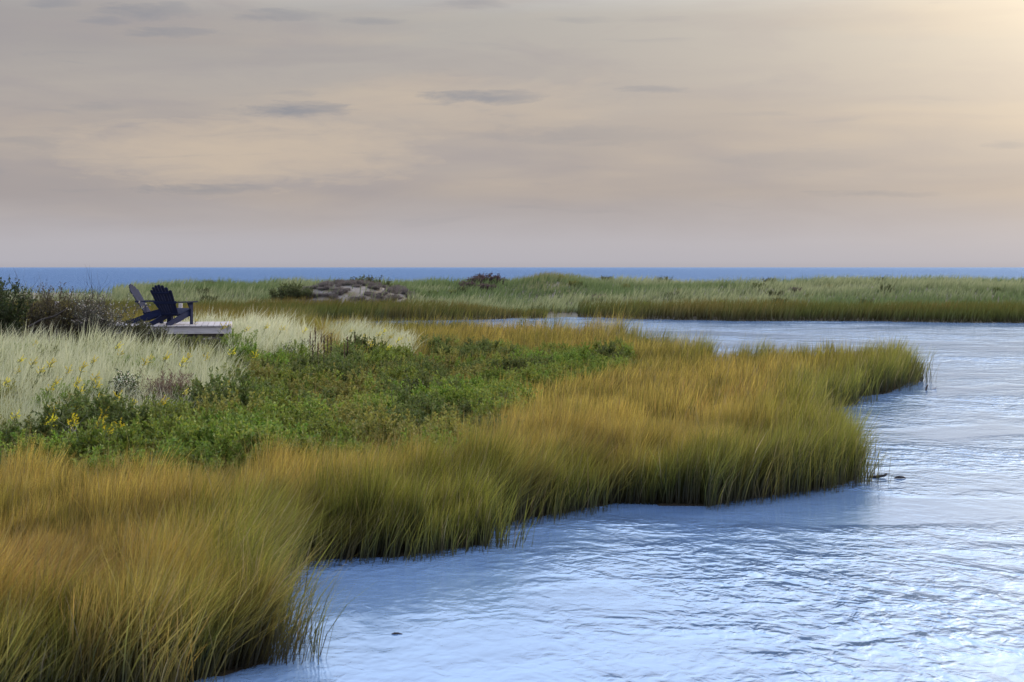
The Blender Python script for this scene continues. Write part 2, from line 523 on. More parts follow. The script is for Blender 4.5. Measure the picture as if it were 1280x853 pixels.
# adirondack chair ---------------------------------------------------------
def make_chair(loc, rz, label):
    t = tag(empty('adirondack_chair', loc, rz), label, 'chair', 'chairs on the deck')
    for s in (-1, 1):
        bm_obj('leg', box_bm((.10, .032, .55), (0, s * .305, .275)), M_navy, t)
        side = [(.05, .37), (-.20, .315), (-.43, .245), (-.70, .14), (-.93, .07), (-.95, .03), (-.93, 0), (-.78, 0), (-.62, .035), (-.45, .075), (-.25, .145), (-.08, .20), (.05, .215)]
        bm_obj('side_rail', prism_bm(side, .032, lambda u, v, w, s=s: (u, s * .271 + w, v)), M_navy, t)
        arm = [(.13, -.05), (.115, -.085), (-.30, -.075), (-.66, -.03), (-.66, .03), (-.30, .055), (.115, .075), (.13, .05)]
        bm_obj('arm', prism_bm([(u, s * (v * -1)) for u, v in arm], .026, lambda u, v, w, s=s: (u, s * .335 + v, .565 + w)), M_navy, t)
        br = [(-.06, .545), (-.20, .545), (-.06, .36)]
        bm_obj('arm_bracket', prism_bm(br, .026, lambda u, v, w, s=s: (u, s * .325 + w, v)), M_navy, t)
    ang = math.atan2(.125, .48)
    rot = Matrix.Rotation(-ang, 3, 'Y')
    for i in range(6):
        u = .035 - i * .083
        bm_obj('seat_slat', box_bm((.076, .585, .022), (u - .01, 0, .384 + (u - .05) * .26 + .006), rot), M_navy, t)
    bm_obj('front_apron', box_bm((.022, .51, .13), (.063, 0, .295)), M_navy, t)
    # fan back
    ux = Vector((-.53, 0, .848)); nx = Vector((.848, 0, .53)); base = Vector((-.43, 0, .225))
    for i in range(-3, 4):
        Lb = .91 - .016 * i * i - .004 * abs(i)
        a = i * .032
        wv0, wv1 = .032, .041
        out = [(-wv0, 0), (wv0, 0), (wv1, Lb - .03)] + [(wv1 * math.cos(k), Lb - .03 + .035 * math.sin(k)) for k in (.5, 1.1, 1.57, 2.05, 2.64)] + [(-wv1, Lb - .03)]
        out = [(u * math.cos(a) + v * math.sin(a) + i * .072, -u * math.sin(a) + v * math.cos(a)) for u, v in out]
        bm_obj('back_slat', prism_bm(out, .02, lambda u, v, w: tuple(base + ux * v + Vector((0, 1, 0)) * u + nx * w)), M_navy, t)
    for v, wd in ((.06, .50), (.40, .68), (.68, .50)):
        c = base + ux * v - nx * .026
        rotb = Matrix.Rotation(-math.atan2(.53, .848), 3, 'Y')
        bm_obj('back_brace', box_bm((.026, wd, .065), tuple(c), rotb), M_navy, t)
    return t


cx, cy = pd(227, 40.1)
make_chair((cx, cy, DECK_Z), R(64), 'dark navy slatted armchair turned away, its fan back showing')
cx, cy = pd(206.5, 40.75)
make_chair((cx, cy, DECK_Z), R(-5), 'dark navy slatted armchair seen side on, half behind the thorny bush')


# ------------------------------------------------------------------ branching plants
def tube_tris(segs, sides=4):
    """segs: (p0, p1, r0, r1) -> V, T"""
    Vs, Ts = [], []
    for p0, p1, r0, r1 in segs:
        d = (p1 - p0)
        if d.length < 1e-5: continue
        d.normalize()
        a = d.orthogonal().normalized(); c = d.cross(a)
        o = len(Vs)
        for k in range(sides):
            t = 2 * math.pi * k / sides
            v = a * math.cos(t) + c * math.sin(t)
            Vs.append(p0 + v * r0); Vs.append(p1 + v * r1)
        for k in range(sides):
            i0, i1 = o + 2 * k, o + 2 * ((k + 1) % sides)
            Ts.append((i0, i1, i1 + 1)); Ts.append((i0, i1 + 1, i0 + 1))
    return np.array([tuple(v) for v in Vs]), np.array(Ts)


def rand_dir(rr, base, spread):
    v = Vector((rr.gauss(0, 1), rr.gauss(0, 1), rr.gauss(0, 1))).normalized()
    return (base + v * spread).normalized()


def grow(rr, n_stems, height, spread, twigs, twig_len, up=.35, r0=.012, foot=.12):
    """returns wood segments and leaf-bearing segments"""
    wood, tips = [], []
    for s in range(n_stems):
        az = rr.uniform(0, 2 * math.pi); lean = spread * math.sqrt(rr.random())
        p = Vector((math.cos(az), math.sin(az), 0)) * foot * rr.random()
        d = Vector((math.cos(az) * lean, math.sin(az) * lean, 1)).normalized()
        Ls = height * rr.uniform(.55, 1.0) / max(d.z, .4) * (1 - .25 * lean)
        n = 5
        r = r0 * rr.uniform(.7, 1.2)
        for k in range(n):
            d = rand_dir(rr, d, .22)
            d = (d + Vector((0, 0, up * .3))).normalized()
            p2 = p + d * (Ls / n)
            rr0, rr1 = r * (1 - k / n * .75), r * (1 - (k + 1) / n * .75)
            wood.append((p.copy(), p2.copy(), rr0, rr1))
            if k >= 1:
                for tw in range(twigs):
                    q0 = p.lerp(p2, rr.random())
                    dd = rand_dir(rr, (d + Vector((0, 0, up))).normalized(), .95)
                    if q0.z < .1 and dd.z < 0: dd.z = -dd.z
                    q1 = q0 + dd * twig_len * rr.uniform(.5, 1.1)
                    q2 = q1 + rand_dir(rr, (dd + Vector((0, 0, up))).normalized(), .4) * twig_len * rr.uniform(.3, .7)
                    wood.append((q0, q1, rr1 * .5, rr1 * .35)); wood.append((q1, q2, rr1 * .35, rr1 * .15))
                    tips.append((q0, q1)); tips.append((q1, q2))
            p = p2
        tips.append((p - d * Ls / n, p))
    return wood, tips


def leaves(rr, tips, per_m, ln, wd, c_lo, c_hi, updir=.3, jit=.12):
    Vs, Ts, Cs = [], [], []
    zmax = max(t[1].z for t in tips)
    for a, c in tips:
        n = max(1, int((c - a).length * per_m * rr.uniform(.7, 1.3)))
        ax = (c - a).normalized()
        for k in range(n):
            p = a.lerp(c, rr.random())
            d = rand_dir(rr, (ax * .6 + Vector((0, 0, updir))), .9).normalized()
            side = d.cross(Vector((rr.gauss(0, 1), rr.gauss(0, 1), rr.gauss(0, 1)))).normalized()
            nrm = side.cross(d)
            l = ln * rr.uniform(.6, 1.25); w = wd * rr.uniform(.7, 1.2)
            o = len(Vs)
            Vs += [p, p + d * l * .5 + side * w * .5 + nrm * w * .15, p + d * l, p + d * l * .5 - side * w * .5 + nrm * w * .15]
            Ts += [(o, o + 1, o + 2), (o, o + 2, o + 3)]
            f = rr.random()
            col = [(c_lo[i] * (1 - f) + c_hi[i] * f) * rr.uniform(1 - jit, 1 + jit) for i in range(3)]
            Cs += [col] * 4
    return np.array([tuple(v) for v in Vs]), np.array(Ts), np.array(Cs)


def concat(parts):
    Vs, Ts, Cs, o = [], [], [], 0
    for V_, T_, C_ in parts:
        Vs.append(V_); Ts.append(T_ + o); Cs.append(C_); o += len(V_)
    return np.concatenate(Vs), np.concatenate(Ts), np.concatenate(Cs)


def shrub_meshes(seed, n_stems, height, spread, twigs, twig_len, per_m, ln, wd, c_lo, c_hi, wood_col, foot=.12, r0=.010, up=.35):
    rr = random.Random(seed)
    wood, tips = grow(rr, n_stems, height, spread, twigs, twig_len, up, r0, foot)
    Vw, Tw = tube_tris(wood, 3)
    stem = np_mesh('stem', Vw, Tw, np.tile(np.array(wood_col), (len(Vw), 1)))
    stem.materials.append(M_stem)
    fol = None
    if per_m > 0:
        Vl, Tl, Cl = leaves(rr, tips, per_m, ln, wd, c_lo, c_hi)
        fol = np_mesh('foliage', Vl, Tl, Cl); fol.materials.append(M_leaf)
    return stem, fol, tips


def put(name, parts, loc, rz, sc, label, cat, group=None, szz=None):
    t = tag(empty(name, loc, rz), label, cat, group)
    t.scale = (sc, sc, szz or sc)
    for pn, me in parts:
        if me is None: continue
        o = bpy.data.objects.new(pn, me); o.parent = t; C.objects.link(o)
        if pn in ('flower_head', 'seed_head', 'leaf'): o['kind'] = 'stuff'
    return t


# low green thicket shrubs -------------------------------------------------
GREENS = [((.085, .145, .022), (.23, .320, .05)), ((.115, .165, .028), (.28, .330, .06)), ((.070, .100, .028), (.17, .210, .055)),
          ((.095, .170, .024), (.26, .36, .052)), ((.14, .150, .035), (.32, .30, .08))]
protos = []
for k in range(8):
    lo, hi = GREENS[(0, 1, 2, 3, 4, 0, 1, 2)[k]]
    protos.append(shrub_meshes(100 + k, 15, .62 + .06 * (k % 3), .75, 4, .17, 120, .050, .026, lo, hi, (.06, .045, .035), foot=.3, r0=.007))

THICKET = [pd(*p) for p in [(-160, 18.2), (40, 18.0), (220, 18.4), (430, 19.4), (590, 20.2), (630, 23), (612, 26), (665, 31), (750, 35), (800, 40), (780, 45), (650, 48), (560, 50),
                            (520, 42), (430, 39.5), (395, 36), (300, 36), (292, 31), (300, 27.5), (275, 25.7), (225, 24.4), (120, 23), (0, 22.4), (-160, 22.4)]]
SAND_X, SAND_Y, SAND_Z = hit(210, 520, .05)


def clear_of(x, y, lst): return all((x - a) ** 2 + (y - c) ** 2 > r * r for a, c, r in lst)


bare = [(SAND_X, SAND_Y - .2, 1.0)]
shrub_pts = []
tries = 0
while len(shrub_pts) < 245 and tries < 20000:
    tries += 1
    px, d = random.uniform(-160, 800), random.uniform(17.5, 51)
    x, y = pd(px, d)
    if not bool(inside(THICKET, np.array([x]), np.array([y]))[0]): continue
    if not clear_of(x, y, bare): continue
    if px > 560 and random.random() < .6: continue
    md = .50 + .007 * d
    if any((x - a) ** 2 + (y - c) ** 2 < md * md for a, c in shrub_pts): continue
    shrub_pts.append((x, y))
sx = np.array([p[0] for p in shrub_pts]); sy = np.array([p[1] for p in shrub_pts])
sz = ground(sx, sy)
for i, (x, y) in enumerate(shrub_pts):
    px = 640 + x / y * F_PX
    pat = vnoise(np.array([x * .55 + 3]), np.array([y * .4]))[0]
    k = (0, 3, 1, 3, 0, 1)[i % 6] if pat > .5 else (2, 7, 4, 1, 2)[i % 5]
    st, fo, _ = protos[k]
    look = ('bright green', 'light green', 'dull dark green', 'bright green', 'yellowish olive', 'bright green', 'light green', 'dull dark green')[k]
    if y < 24 and px < 250:
        lab, grp = 'low ' + look + ' shrub in the row between golden cordgrass and pale grass', look + ' shrubs fronting the pale grass'
    elif y > 33:
        lab, grp = 'low ' + look + ' shrub at the back of the thicket toward the creek', look + ' shrubs at the back of the thicket'
    else:
        lab, grp = 'low bushy ' + look + ' shrub in the thicket behind the golden cordgrass', look + ' shrubs in the thicket'
    s = random.uniform(.75, 1.15) * (1.0 if y < 30 else .85)
    put('green_shrub', [('stem', st), ('foliage', fo)], (x, y, float(sz[i]) - .03), random.uniform(0, 6.28), s, lab, 'shrub', grp, s * random.uniform(.8, 1.1))

rp = random.Random(88)
np_ = 0
while np_ < 22:
    px, d = rp.uniform(-40, 285), rp.uniform(22.8, 33)
    x, y = pd(px, d)
    if vnoise(np.array([x * .6 + 8]), np.array([y * .5]))[0] < .5 or not clear_of(x, y, bare): continue
    k = protos[rp.choice((1, 4, 2, 3))]
    sc_ = rp.uniform(.45, .75)
    put('green_shrub', [('stem', k[0]), ('foliage', k[1])], (x, y, ground1(x, y) - .03), rp.uniform(0, 6), sc_, 'small leafy shrub growing singly amid the pale feathery grass', 'shrub', 'single shrubs amid the pale grass')
    np_ += 1
# the big bushes left of the deck --------------------------------------------
dg = shrub_meshes(301, 20, 1.65, .55, 6, .26, 70, .055, .026, (.022, .042, .014), (.065, .095, .028), (.05, .04, .035), foot=.3, r0=.016)
br = shrub_meshes(302, 22, 1.45, .6, 6, .30, 44, .05, .022, (.045, .040, .026), (.10, .085, .045), (.055, .042, .038), foot=.35, r0=.016)
gr = shrub_meshes(303, 24, 1.35, .6, 6, .28, 40, .045, .022, (.040, .042, .040), (.11, .11, .085), (.075, .062, .062), foot=.35, r0=.014)
rr = random.Random(77)
seedV, seedT, seedC = leaves(rr, [t for t in gr[2] if t[1].z > .7 and rr.random() < .35], 22, .04, .035, (.34, .33, .30), (.52, .50, .46))
seed_me = np_mesh('seed_head', seedV, seedT, seedC); seed_me.materials.append(M_leaf)
mixd = shrub_meshes(304, 18, .75, .8, 5, .2, 55, .05, .024, (.035, .045, .022), (.085, .085, .035), (.06, .045, .045), foot=.4, r0=.010)


def at(px, d):
    x, y = pd(px, d); return (x, y, ground1(x, y) - .03)


put('dark_green_bush', [('stem', dg[0]), ('foliage', dg[1])], at(5, 37.2), .3, 1.1, 'tall dense dark green bush at the far end from the deck', 'bush')
put('dark_green_bush', [('stem', dg[0]), ('foliage', dg[1])], at(-45, 37.6), 2.3, 1.05, 'dark green bush behind the pale grass, next to another like it', 'bush')
put('brown_bush', [('stem', br[0]), ('foliage', br[1])], at(60, 38.2), 1.0, .98, 'brown half bare bush with twigs reaching above the sea line', 'bush')
put('brown_bush', [('stem', br[0]), ('foliage', br[1])], at(97, 38.6), 3.4, .88, 'brown twiggy bush between the dark green and the grey bush', 'bush')
put('grey_bush', [('stem', gr[0]), ('foliage', gr[1]), ('seed_head', seed_me)], at(126, 38.0), .2, .92, 'grey brown bush with pale seed heads beside the deck', 'bush')
put('low_brush', [('stem', mixd[0]), ('foliage', mixd[1])], at(164, 38.2), 0, .88, 'low dark brush under the side on chair, hiding the deck end', 'bush')
put('low_brush', [('stem', mixd[0]), ('foliage', mixd[1])], at(190, 38.1), 2, .66, 'small dark brush where the deck rim board comes into view', 'bush')
for px, d, s, rz in ((30, 36.2, .55, 1), (85, 36.4, .5, 3), (120, 36.6, .6, 4), (150, 36.8, .6, 5.2)):
    put('low_brush', [('stem', mixd[0]), ('foliage', mixd[1])], at(px, d), rz, s, 'knee high olive brush at the foot of the big bushes', 'bush', 'brush at the foot of the big bushes')
for px, d, s, rz in ((222, 37.6, .40, 1), (243, 37.4, .34, 3), (290, 36.6, .42, 5), (232, 36.2, .42, 2), (262, 35.6, .46, .4), (282, 34.6, .5, 1.7), (212, 36.6, .4, 3), (246, 35.2, .5, 5.5), (215, 34.6, .5, 2.6)):
    pr = protos[(2, 4, 7)[int(px) % 3]] if d > 37 else mixd
    put('low_brush', [('stem', pr[0]), ('foliage', pr[1])], at(px, d), rz, s * (1.0 if d < 37 else 1.15), 'small olive brush right under the grey rim board of the deck', 'bush', 'brush along the deck front')

# bare twigs standing up out of the left bushes
bt = shrub_meshes(310, 5, 1.0, .45, 4, .28, 0, 0, 0, None, None, (.05, .04, .045), foot=.05, r0=.014)
for px, d, s, lab in ((36, 38.2, 1.75, 'tall bare dark twigs standing over the brown bush'), (118, 39.4, 1.8, 'bare dark twigs spreading above the grey bush'), (62, 40, 1.65, 'thin bare twigs rising between the two brown bushes')):
    put('bare_shrub', [('stem', bt[0])], at(px, d), px * .7, s, lab, 'dead shrub')


# logs and snags -------------------------------------------------------------
def log(name, pts, radii, mat, label, cat, sides=7, group=None):
    rr = random.Random(len(label) + int(abs(pts[0][0]) * 100))
    Vs, Ts = [], []
    pts = [Vector(p) for p in pts]
    n = len(pts)
    for i, p in enumerate(pts):
        d = (pts[min(i + 1, n - 1)] - pts[max(i - 1, 0)]).normalized()
        a = d.orthogonal().normalized(); c = d.cross(a)
        for k in range(sides):
            t = 2 * math.pi * k / sides
            r = radii[i] * rr.uniform(.8, 1.2)
            Vs.append(p + (a * math.cos(t) + c * math.sin(t)) * r)
    for i in range(n - 1):
        for k in range(sides):
            a, c = i * sides + k, i * sides + (k + 1) % sides
            Ts += [(a, c, c + sides), (a, c + sides, a + sides)]
    for o in (0, (n - 1) * sides):
        for k in range(1, sides - 1): Ts.append((o, o + k, o + k + 1))
    me = np_mesh(name, np.array([tuple(v) for v in Vs]), np.array(Ts), smooth=True)
    return tag(link_mesh(name, me, mat), label, cat, group)


g0 = at(40, 36.9)
log('dead_branch', [(g0[0] - .1, g0[1], g0[2] + .55), (g0[0] + .2, g0[1] + .1, g0[2] + .72), (g0[0] + .5, g0[1] + .1, g0[2] + .80), (g0[0] + .8, g0[1] + .2, g0[2] + 1.0)],
    [.02, .025, .02, .008], M_snag, 'grey dead branch slanting up through the brown bush', 'branch')
x, y, zz = SAND_X, SAND_Y, SAND_Z
log('driftwood_log', [(x - .16, y, zz + .06), (x - .05, y + .03, zz + .09), (x + .08, y, zz + .085), (x + .2, y + .05, zz + .06)], [.05, .075, .07, .035], M_drift,
    'short bleached driftwood log on bare sand beside the russet tuft', 'driftwood')
x, y = pw(1097, 597.5)
log('driftwood_stick', [(x - .12, y, .012), (x, y - .02, .02), (x + .10, y + .01, .03), (x + .13, y, .06)], [.02, .022, .018, .010], M_snag, 'dark wet stick lying at the tip of the cordgrass point', 'driftwood')
x, y = pw(1125, 598.5)
log('driftwood_snag', [(x - .08, y, .01), (x - .02, y, .02), (x + .05, y + .01, .018), (x + .08, y, .008)], [.007, .016, .013, .006], M_snag, 'small dark snag afloat off the tip of the cordgrass point', 'driftwood')
x, y = pw(495, 793)
log('floating_debris', [(x - .035, y, .001), (x - .012, y, .005), (x + .02, y + .01, .003), (x + .05, y, .001)], [.005, .011, .008, .004], M_snag, 'tiny dark bit of debris afloat on calm water', 'debris')
x, y = pw(1158, 488)
log('driftwood_stake', [(x - .02, y, -.05), (x, y, .06), (x + .03, y, .13)], [.025, .025, .015], M_snag, 'short dark stake leaning at the tip of the far cordgrass lobe', 'driftwood')
x, y = pw(1169, 487)
log('driftwood_stump', [(x - .08, y, .004), (x, y, .02), (x + .03, y, .06)], [.025, .025, .01], M_drift, 'small pale stump poking up off the far cordgrass lobe', 'driftwood')

# weathered posts
for px, d, h, lab in ((225, 43.0, 1.06, 'grey weathered post standing behind the deck'), (70, 40.6, 1.20, 'grey weathered post showing through the brown bush')):
    x, y, zz = at(px, d)
    t = tag(bm_obj('weathered_post', box_bm((.09, .09, h), (0, 0, h / 2 - .1), Matrix.Rotation(.03, 3, 'Y'))
                   , M_grey), lab, 'post')
    t.location = (x, y, zz)

# bushes on the dunes --------------------------------------------------------
ol = shrub_meshes(320, 16, .95, .8, 5, .25, 40, .09, .05, (.045, .060, .022), (.11, .12, .045), (.06, .05, .04), foot=.5, r0=.014)
pu = shrub_meshes(321, 16, .75, .9, 5, .22, 40, .09, .05, (.060, .040, .050), (.13, .085, .10), (.07, .05, .06), foot=.5, r0=.012)
he = shrub_meshes(322, 26, .40, 1.5, 4, .16, 26, .055, .035, (.10, .088, .095), (.22, .195, .20), (.12, .105, .105), foot=.35, r0=.008)


def crest(px, d): return at(px, d)


for px, d, s, rz, lab in ((432, 105.5, .75, 0, 'flat olive bush at the crest of the bare sand dune'), (457, 106.5, 1.25, 1, 'rounded olive bush, the tallest on the sand dune'), (474, 107, 1.1, 2.5, 'olive bush just seaward of the tallest one on the sand dune'),
                          (490, 107, .7, 4, 'low olive bush on the shoulder of the sand dune')):
    put('dune_bush', [('stem', ol[0]), ('foliage', ol[1])], crest(px, d), rz, s, lab, 'bush')
for px, d, s, rz in ((596, 112, 1.0, 0), (608, 113, 1.2, 1.7), (620, 113, 1.0, 3.2), (585, 110, .8, 4.4)):
    put('purple_bush', [('stem', pu[0]), ('foliage', pu[1])], crest(px, d), rz, s, 'purplish bush in the row on the green dune slope', 'bush', 'purplish bushes on the dune slope')
for px, d, s, rz in ((352, 99, 1.3, 0), (366, 98.5, 1.5, 2), (378, 98, 1.1, 4)):
    put('dune_bush', [('stem', pu[0]), ('foliage', ol[1])], crest(px, d), rz, s * .8, 'dark brush at the inland foot of the bare sand dune', 'bush', 'dark brush at the dune foot')
hm = 0
while hm < 170:
    px, d = random.uniform(374, 520), random.uniform(95.5, 106)
    hx, hy, hz = at(px, d)
    if hz < .45: continue
    hm += 1
    put('heather_mound', [('stem', he[0]), ('foliage', he[1])], (hx, hy, hz), random.uniform(0, 6.28), random.uniform(.45, .9), 'low mauve heather mound on the face of the sand dune', 'heather', 'heather mounds on the sand dune', random.uniform(.4, .75))
for px, d, s in ((803, 96, .9), (812, 97, .7), (905, 99, .7), (1045, 98, .6)):
    put('dune_bush', [('stem', ol[0]), ('foliage', protos[1][1])], at(px, d), px, s, 'small bright green bush in the grass on the far bank', 'bush', 'small bushes on the far bank')
for px, d, s in ((830, 118, .7), (960, 117, .8), (1100, 118, .6), (770, 119, .6)):
    put('dune_bush', [('stem', ol[0]), ('foliage', ol[1])], at(px, d), px, s, 'little dark bush breaking the skyline of the far dune grass', 'bush', 'little bushes along the dune skyline')

rs_ = random.Random(404)
KIND = ((ol, 'olive'), (pu, 'purplish'), (protos[2], 'dark green'), (protos[4], 'yellowish'))
for i in range(44):
    px, d = rs_.uniform(150, 1330), rs_.uniform(98, 119)
    if 365 < px < 515: continue
    kk, nm = KIND[(0, 2, 3, 1, 0, 3)[i % 6]]
    put('dune_scrub', [('stem', kk[0]), ('foliage', kk[1])], at(px, d), rs_.uniform(0, 6), rs_.uniform(.5, .95), 'low ' + nm + ' scrub scattered in the dune grass', 'scrub', nm + ' scrub on the dunes', rs_.uniform(.4, .7))
# goldenrod --------------------------------------------------------------------
def goldenrod_meshes(seed):
    rr = random.Random(seed)
    wood = []; p = Vector((0, 0, 0)); d = Vector((rr.uniform(0, .25), rr.uniform(-.1, .1), 1)).normalized()
    tips = []
    for k in range(6):
        p2 = p + d * .13; wood.append((p.copy(), p2.copy(), .006, .005)); tips.append((p.copy(), p2.copy())); p = p2
        d = (d + Vector((.05, 0, 0)) + Vector((rr.gauss(0, .04), rr.gauss(0, .04), 0))).normalized()
    fl = []
    for k in range(9):
        q0 = p - d * rr.uniform(0, .14); az = rr.uniform(0, 6.28)
        dd = Vector((math.cos(az) * .9 + .25, math.sin(az) * .9, rr.uniform(.35, 1.0))).normalized()
        q1 = q0 + dd * rr.uniform(.06, .13); wood.append((q0, q1, .003, .002)); fl.append((q0.lerp(q1, .35), q1 + Vector((.02, 0, .0))))
    fl.append((p, p + d * .1))
    Vw, Tw = tube_tris(wood, 3)
    st = np_mesh('stem', Vw, Tw, np.tile(np.array((.11, .13, .05)), (len(Vw), 1))); st.materials.append(M_stem)
    a = leaves(rr, tips[1:], 40, .085, .016, (.09, .13, .035), (.17, .21, .06), .1); lf = np_mesh('leaf', *a); lf.materials.append(M_leaf)
    a = leaves(rr, fl, 170, .020, .016, (.60, .52, .015), (.86, .74, .04), .4, .08); fo = np_mesh('flower_head', *a); fo.materials.append(M_leaf)
    return st, lf, fo


gp = [goldenrod_meshes(s) for s in range(4)]
gold_pale = [(41, 424), (131, 421), (144, 434), (171, 443), (187, 443), (199, 439), (40, 454), (51, 446), (58, 446), (112, 443), (109, 462), (104, 468), (100, 472), (62, 469),
             (47, 474), (87, 475), (98, 451), (9, 439), (32, 444), (127, 483), (128, 491), (207, 474), (275, 475), (277, 480), (139, 491), (258, 492), (22, 458), (75, 452), (5, 470)]
gold_front = [(171, 499), (189, 491), (85, 500), (74, 507), (82, 513), (114, 516), (127, 524), (149, 522), (218, 519), (32, 515), (14, 511), (57, 504), (89, 522), (123, 520), (131, 528), (110, 503), (66, 519)]
gold_deck = [(282, 433), (256, 440), (236, 441), (299, 404), (288, 401), (267, 400), (247, 398), (324, 402), (343, 403), (310, 436), (228, 446)]
gold_back = [(377, 408), (426, 405), (453, 420), (457, 424), (475, 410), (478, 414), (484, 409), (495, 416), (492, 420), (479, 429), (470, 413), (500, 417), (448, 415)]
for pts, lab, grp in ((gold_pale, 'yellow goldenrod spray growing up through the pale grass', 'goldenrod in the pale grass'),
                      (gold_front, 'yellow goldenrod rising from the green shrubs fronting the pale grass', 'goldenrod among the front shrubs'),
                      (gold_deck, 'yellow goldenrod growing near the open end of the deck', 'goldenrod by the deck'),
                      (gold_back, 'yellow goldenrod in the small pale patch beyond the thicket', 'goldenrod beyond the thicket')):
    for i, (px, py) in enumerate(pts):
        s = random.uniform(.75, .95)
        x, y, zz = hit(px, py, .80 * s, 17)
        k = gp[(i + len(pts)) % 4]
        put('goldenrod', [('stem', k[0]), ('leaf', k[1]), ('flower_head', k[2])], (x - .08, y, zz - .05), random.uniform(-1.2, 1.2), s, lab, 'flower', grp).rotation_euler[:2] = (random.uniform(-.18, .18), random.uniform(-.12, .3))

# dock seed stalks ---------------------------------------------------------------
rr = random.Random(9)
dock = []
for s in range(2):
    p = Vector((0, 0, 0)); tip = Vector((.05 * (s - .3), 0, .95))
    Vw, Tw = tube_tris([(p, tip, .008, .004)], 4)
    st = np_mesh('stem', Vw, Tw, np.tile(np.array((.06, .04, .035)), (len(Vw), 1))); st.materials.append(M_stem)
    a = leaves(rr, [(tip * .66, tip * 1.02)], 170, .035, .024, (.075, .045, .038), (.13, .085, .065), .3); hd = np_mesh('seed_head', *a); hd.materials.append(M_leaf)
    dock.append((st, hd))
for i, (px, py) in enumerate([(388, 412), (395, 410), (401, 411), (408, 418), (413, 424), (404, 426), (391, 426), (436, 422), (443, 420), (430, 424), (398, 430)]):
    x, y, zz = hit(px, py, .92, 25)
    put('dock_stalk', [('stem', dock[i % 2][0]), ('seed_head', dock[i % 2][1])], (x, y, zz - .02), rr.uniform(0, 6), rr.uniform(.85, 1.1),
        'dark brown dock seed spike in front of the small pale grass patch', 'plant', 'dock seed spikes')

# white asters and the russet tuft ---------------------------------------------------
ast = shrub_meshes(331, 12, .55, .6, 5, .16, 70, .05, .022, (.05, .08, .03), (.11, .14, .055), (.07, .06, .04), foot=.15, r0=.006)
a = leaves(random.Random(4), [t for t in ast[2] if t[1].z > .36], 40, .030, .030, (.55, .56, .50), (.75, .75, .70), .5)
astf = np_mesh('flower_head', *a); astf.materials.append(M_leaf)
x, y, zz = hit(155, 478, .5)
put('aster', [('stem', ast[0]), ('foliage', ast[1]), ('flower_head', astf)], (x, y, zz), 0, 1.05, 'white flowering aster clump in the middle of the pale grass', 'flower')
x, y, zz = hit(176, 487, .5)
put('aster', [('stem', ast[0]), ('foliage', ast[1]), ('flower_head', astf)], (x, y, zz), 2, .75, 'smaller white aster clump next to the russet tuft', 'flower')
for px, py in ((366, 430), (376, 427), (358, 436)):
    x, y, zz = hit(px, py, .45, 24)
    put('aster', [('stem', ast[0]), ('foliage', ast[1]), ('flower_head', astf)], (x, y, zz), px, .8, 'white flowering aster beside the dock seed spikes', 'flower', 'asters by the dock')
ru = shrub_meshes(333, 30, .60, .55, 3, .16, 40, .07, .010, (.10, .060, .052), (.17, .115, .09), (.10, .065, .06), foot=.2, r0=.004)
x, y, zz = hit(206, 482, .5)
put('russet_tuft', [('stem', ru[0]), ('foliage', ru[1])], (x, y, zz), 0, 1.15, 'russet brown dead tuft behind the bleached driftwood log', 'plant')
x, y, zz = hit(193, 497, .4)
put('russet_tuft', [('stem', ru[0]), ('foliage', ru[1])], (x, y, zz), 2, .75, 'smaller russet dead tuft between the aster and the driftwood log', 'plant')
tw = shrub_meshes(335, 3, .5, .4, 3, .13, 0, 0, 0, None, None, (.42, .40, .42), foot=.02, r0=.008)
x, y, zz = hit(93, 536, .45)
put('dead_twig', [('stem', tw[0])], (x, y - .3, zz), 0, 1.1, 'bleached dead twig in front of the green shrub row', 'twig')

# ------------------------------------------------------------------ grasses
def blade_mesh(name, P, h, w, lean, az, seg, c0, c1, c2, bend=2.0, twist=None, mud_shade=0.0):
    n = len(P)
    t = np.linspace(0, 1, seg + 1)[None, :]
    dx, dy = np.cos(az), np.sin(az)
    off = (lean * h)[:, None] * (0.25 * t + .75 * t ** bend)
    zz = h[:, None] * t * (1 - .22 * (lean ** 2)[:, None] * t ** 2)
    if twist is None: twist = rng.uniform(0, math.pi, n)
    wx, wy = np.cos(twist), np.sin(twist)
    prof = np.array([.75, 1.0, .85, .6, .35, .2])[:seg] if seg > 2 else np.array([1., .8])[:seg]
    Vv = np.zeros((n, 2 * seg + 1, 3))
    cen = np.stack([P[:, 0, None] + dx[:, None] * off, P[:, 1, None] + dy[:, None] * off, P[:, 2, None] + zz], 2)
    for k in range(seg):
        hw = (w * prof[k] * .5)
        Vv[:, 2 * k] = cen[:, k]; Vv[:, 2 * k + 1] = cen[:, k]
        Vv[:, 2 * k, 0] -= wx * hw; Vv[:, 2 * k, 1] -= wy * hw
        Vv[:, 2 * k + 1, 0] += wx * hw; Vv[:, 2 * k + 1, 1] += wy * hw
    Vv[:, 2 * seg] = cen[:, seg]
    tv = np.array([k // 2 / seg for k in range(2 * seg)] + [1.0])
    if mud_shade: tv = np.clip((tv - mud_shade) / (1 - mud_shade), 0, 1)  # holds the mud and painted shade colour over the lowest stretch
    cc = np.where(tv[None, :, None] < .5, c0[:, None] * (1 - tv[None, :, None] * 2) + c1[:, None] * tv[None, :, None] * 2,
                  c1[:, None] * (2 - tv[None, :, None] * 2) + c2[:, None] * (tv[None, :, None] * 2 - 1))
    tri = []
    for k in range(seg - 1):
        a = 2 * k; tri += [(a, a + 1, a + 3), (a, a + 3, a + 2)]
    tri.append((2 * seg - 2, 2 * seg - 1, 2 * seg))
    T = (np.array(tri)[None] + (np.arange(n) * (2 * seg + 1))[:, None, None]).reshape(-1, 3)
    return Vv.reshape(-1, 3), T, cc.reshape(-1, 3)


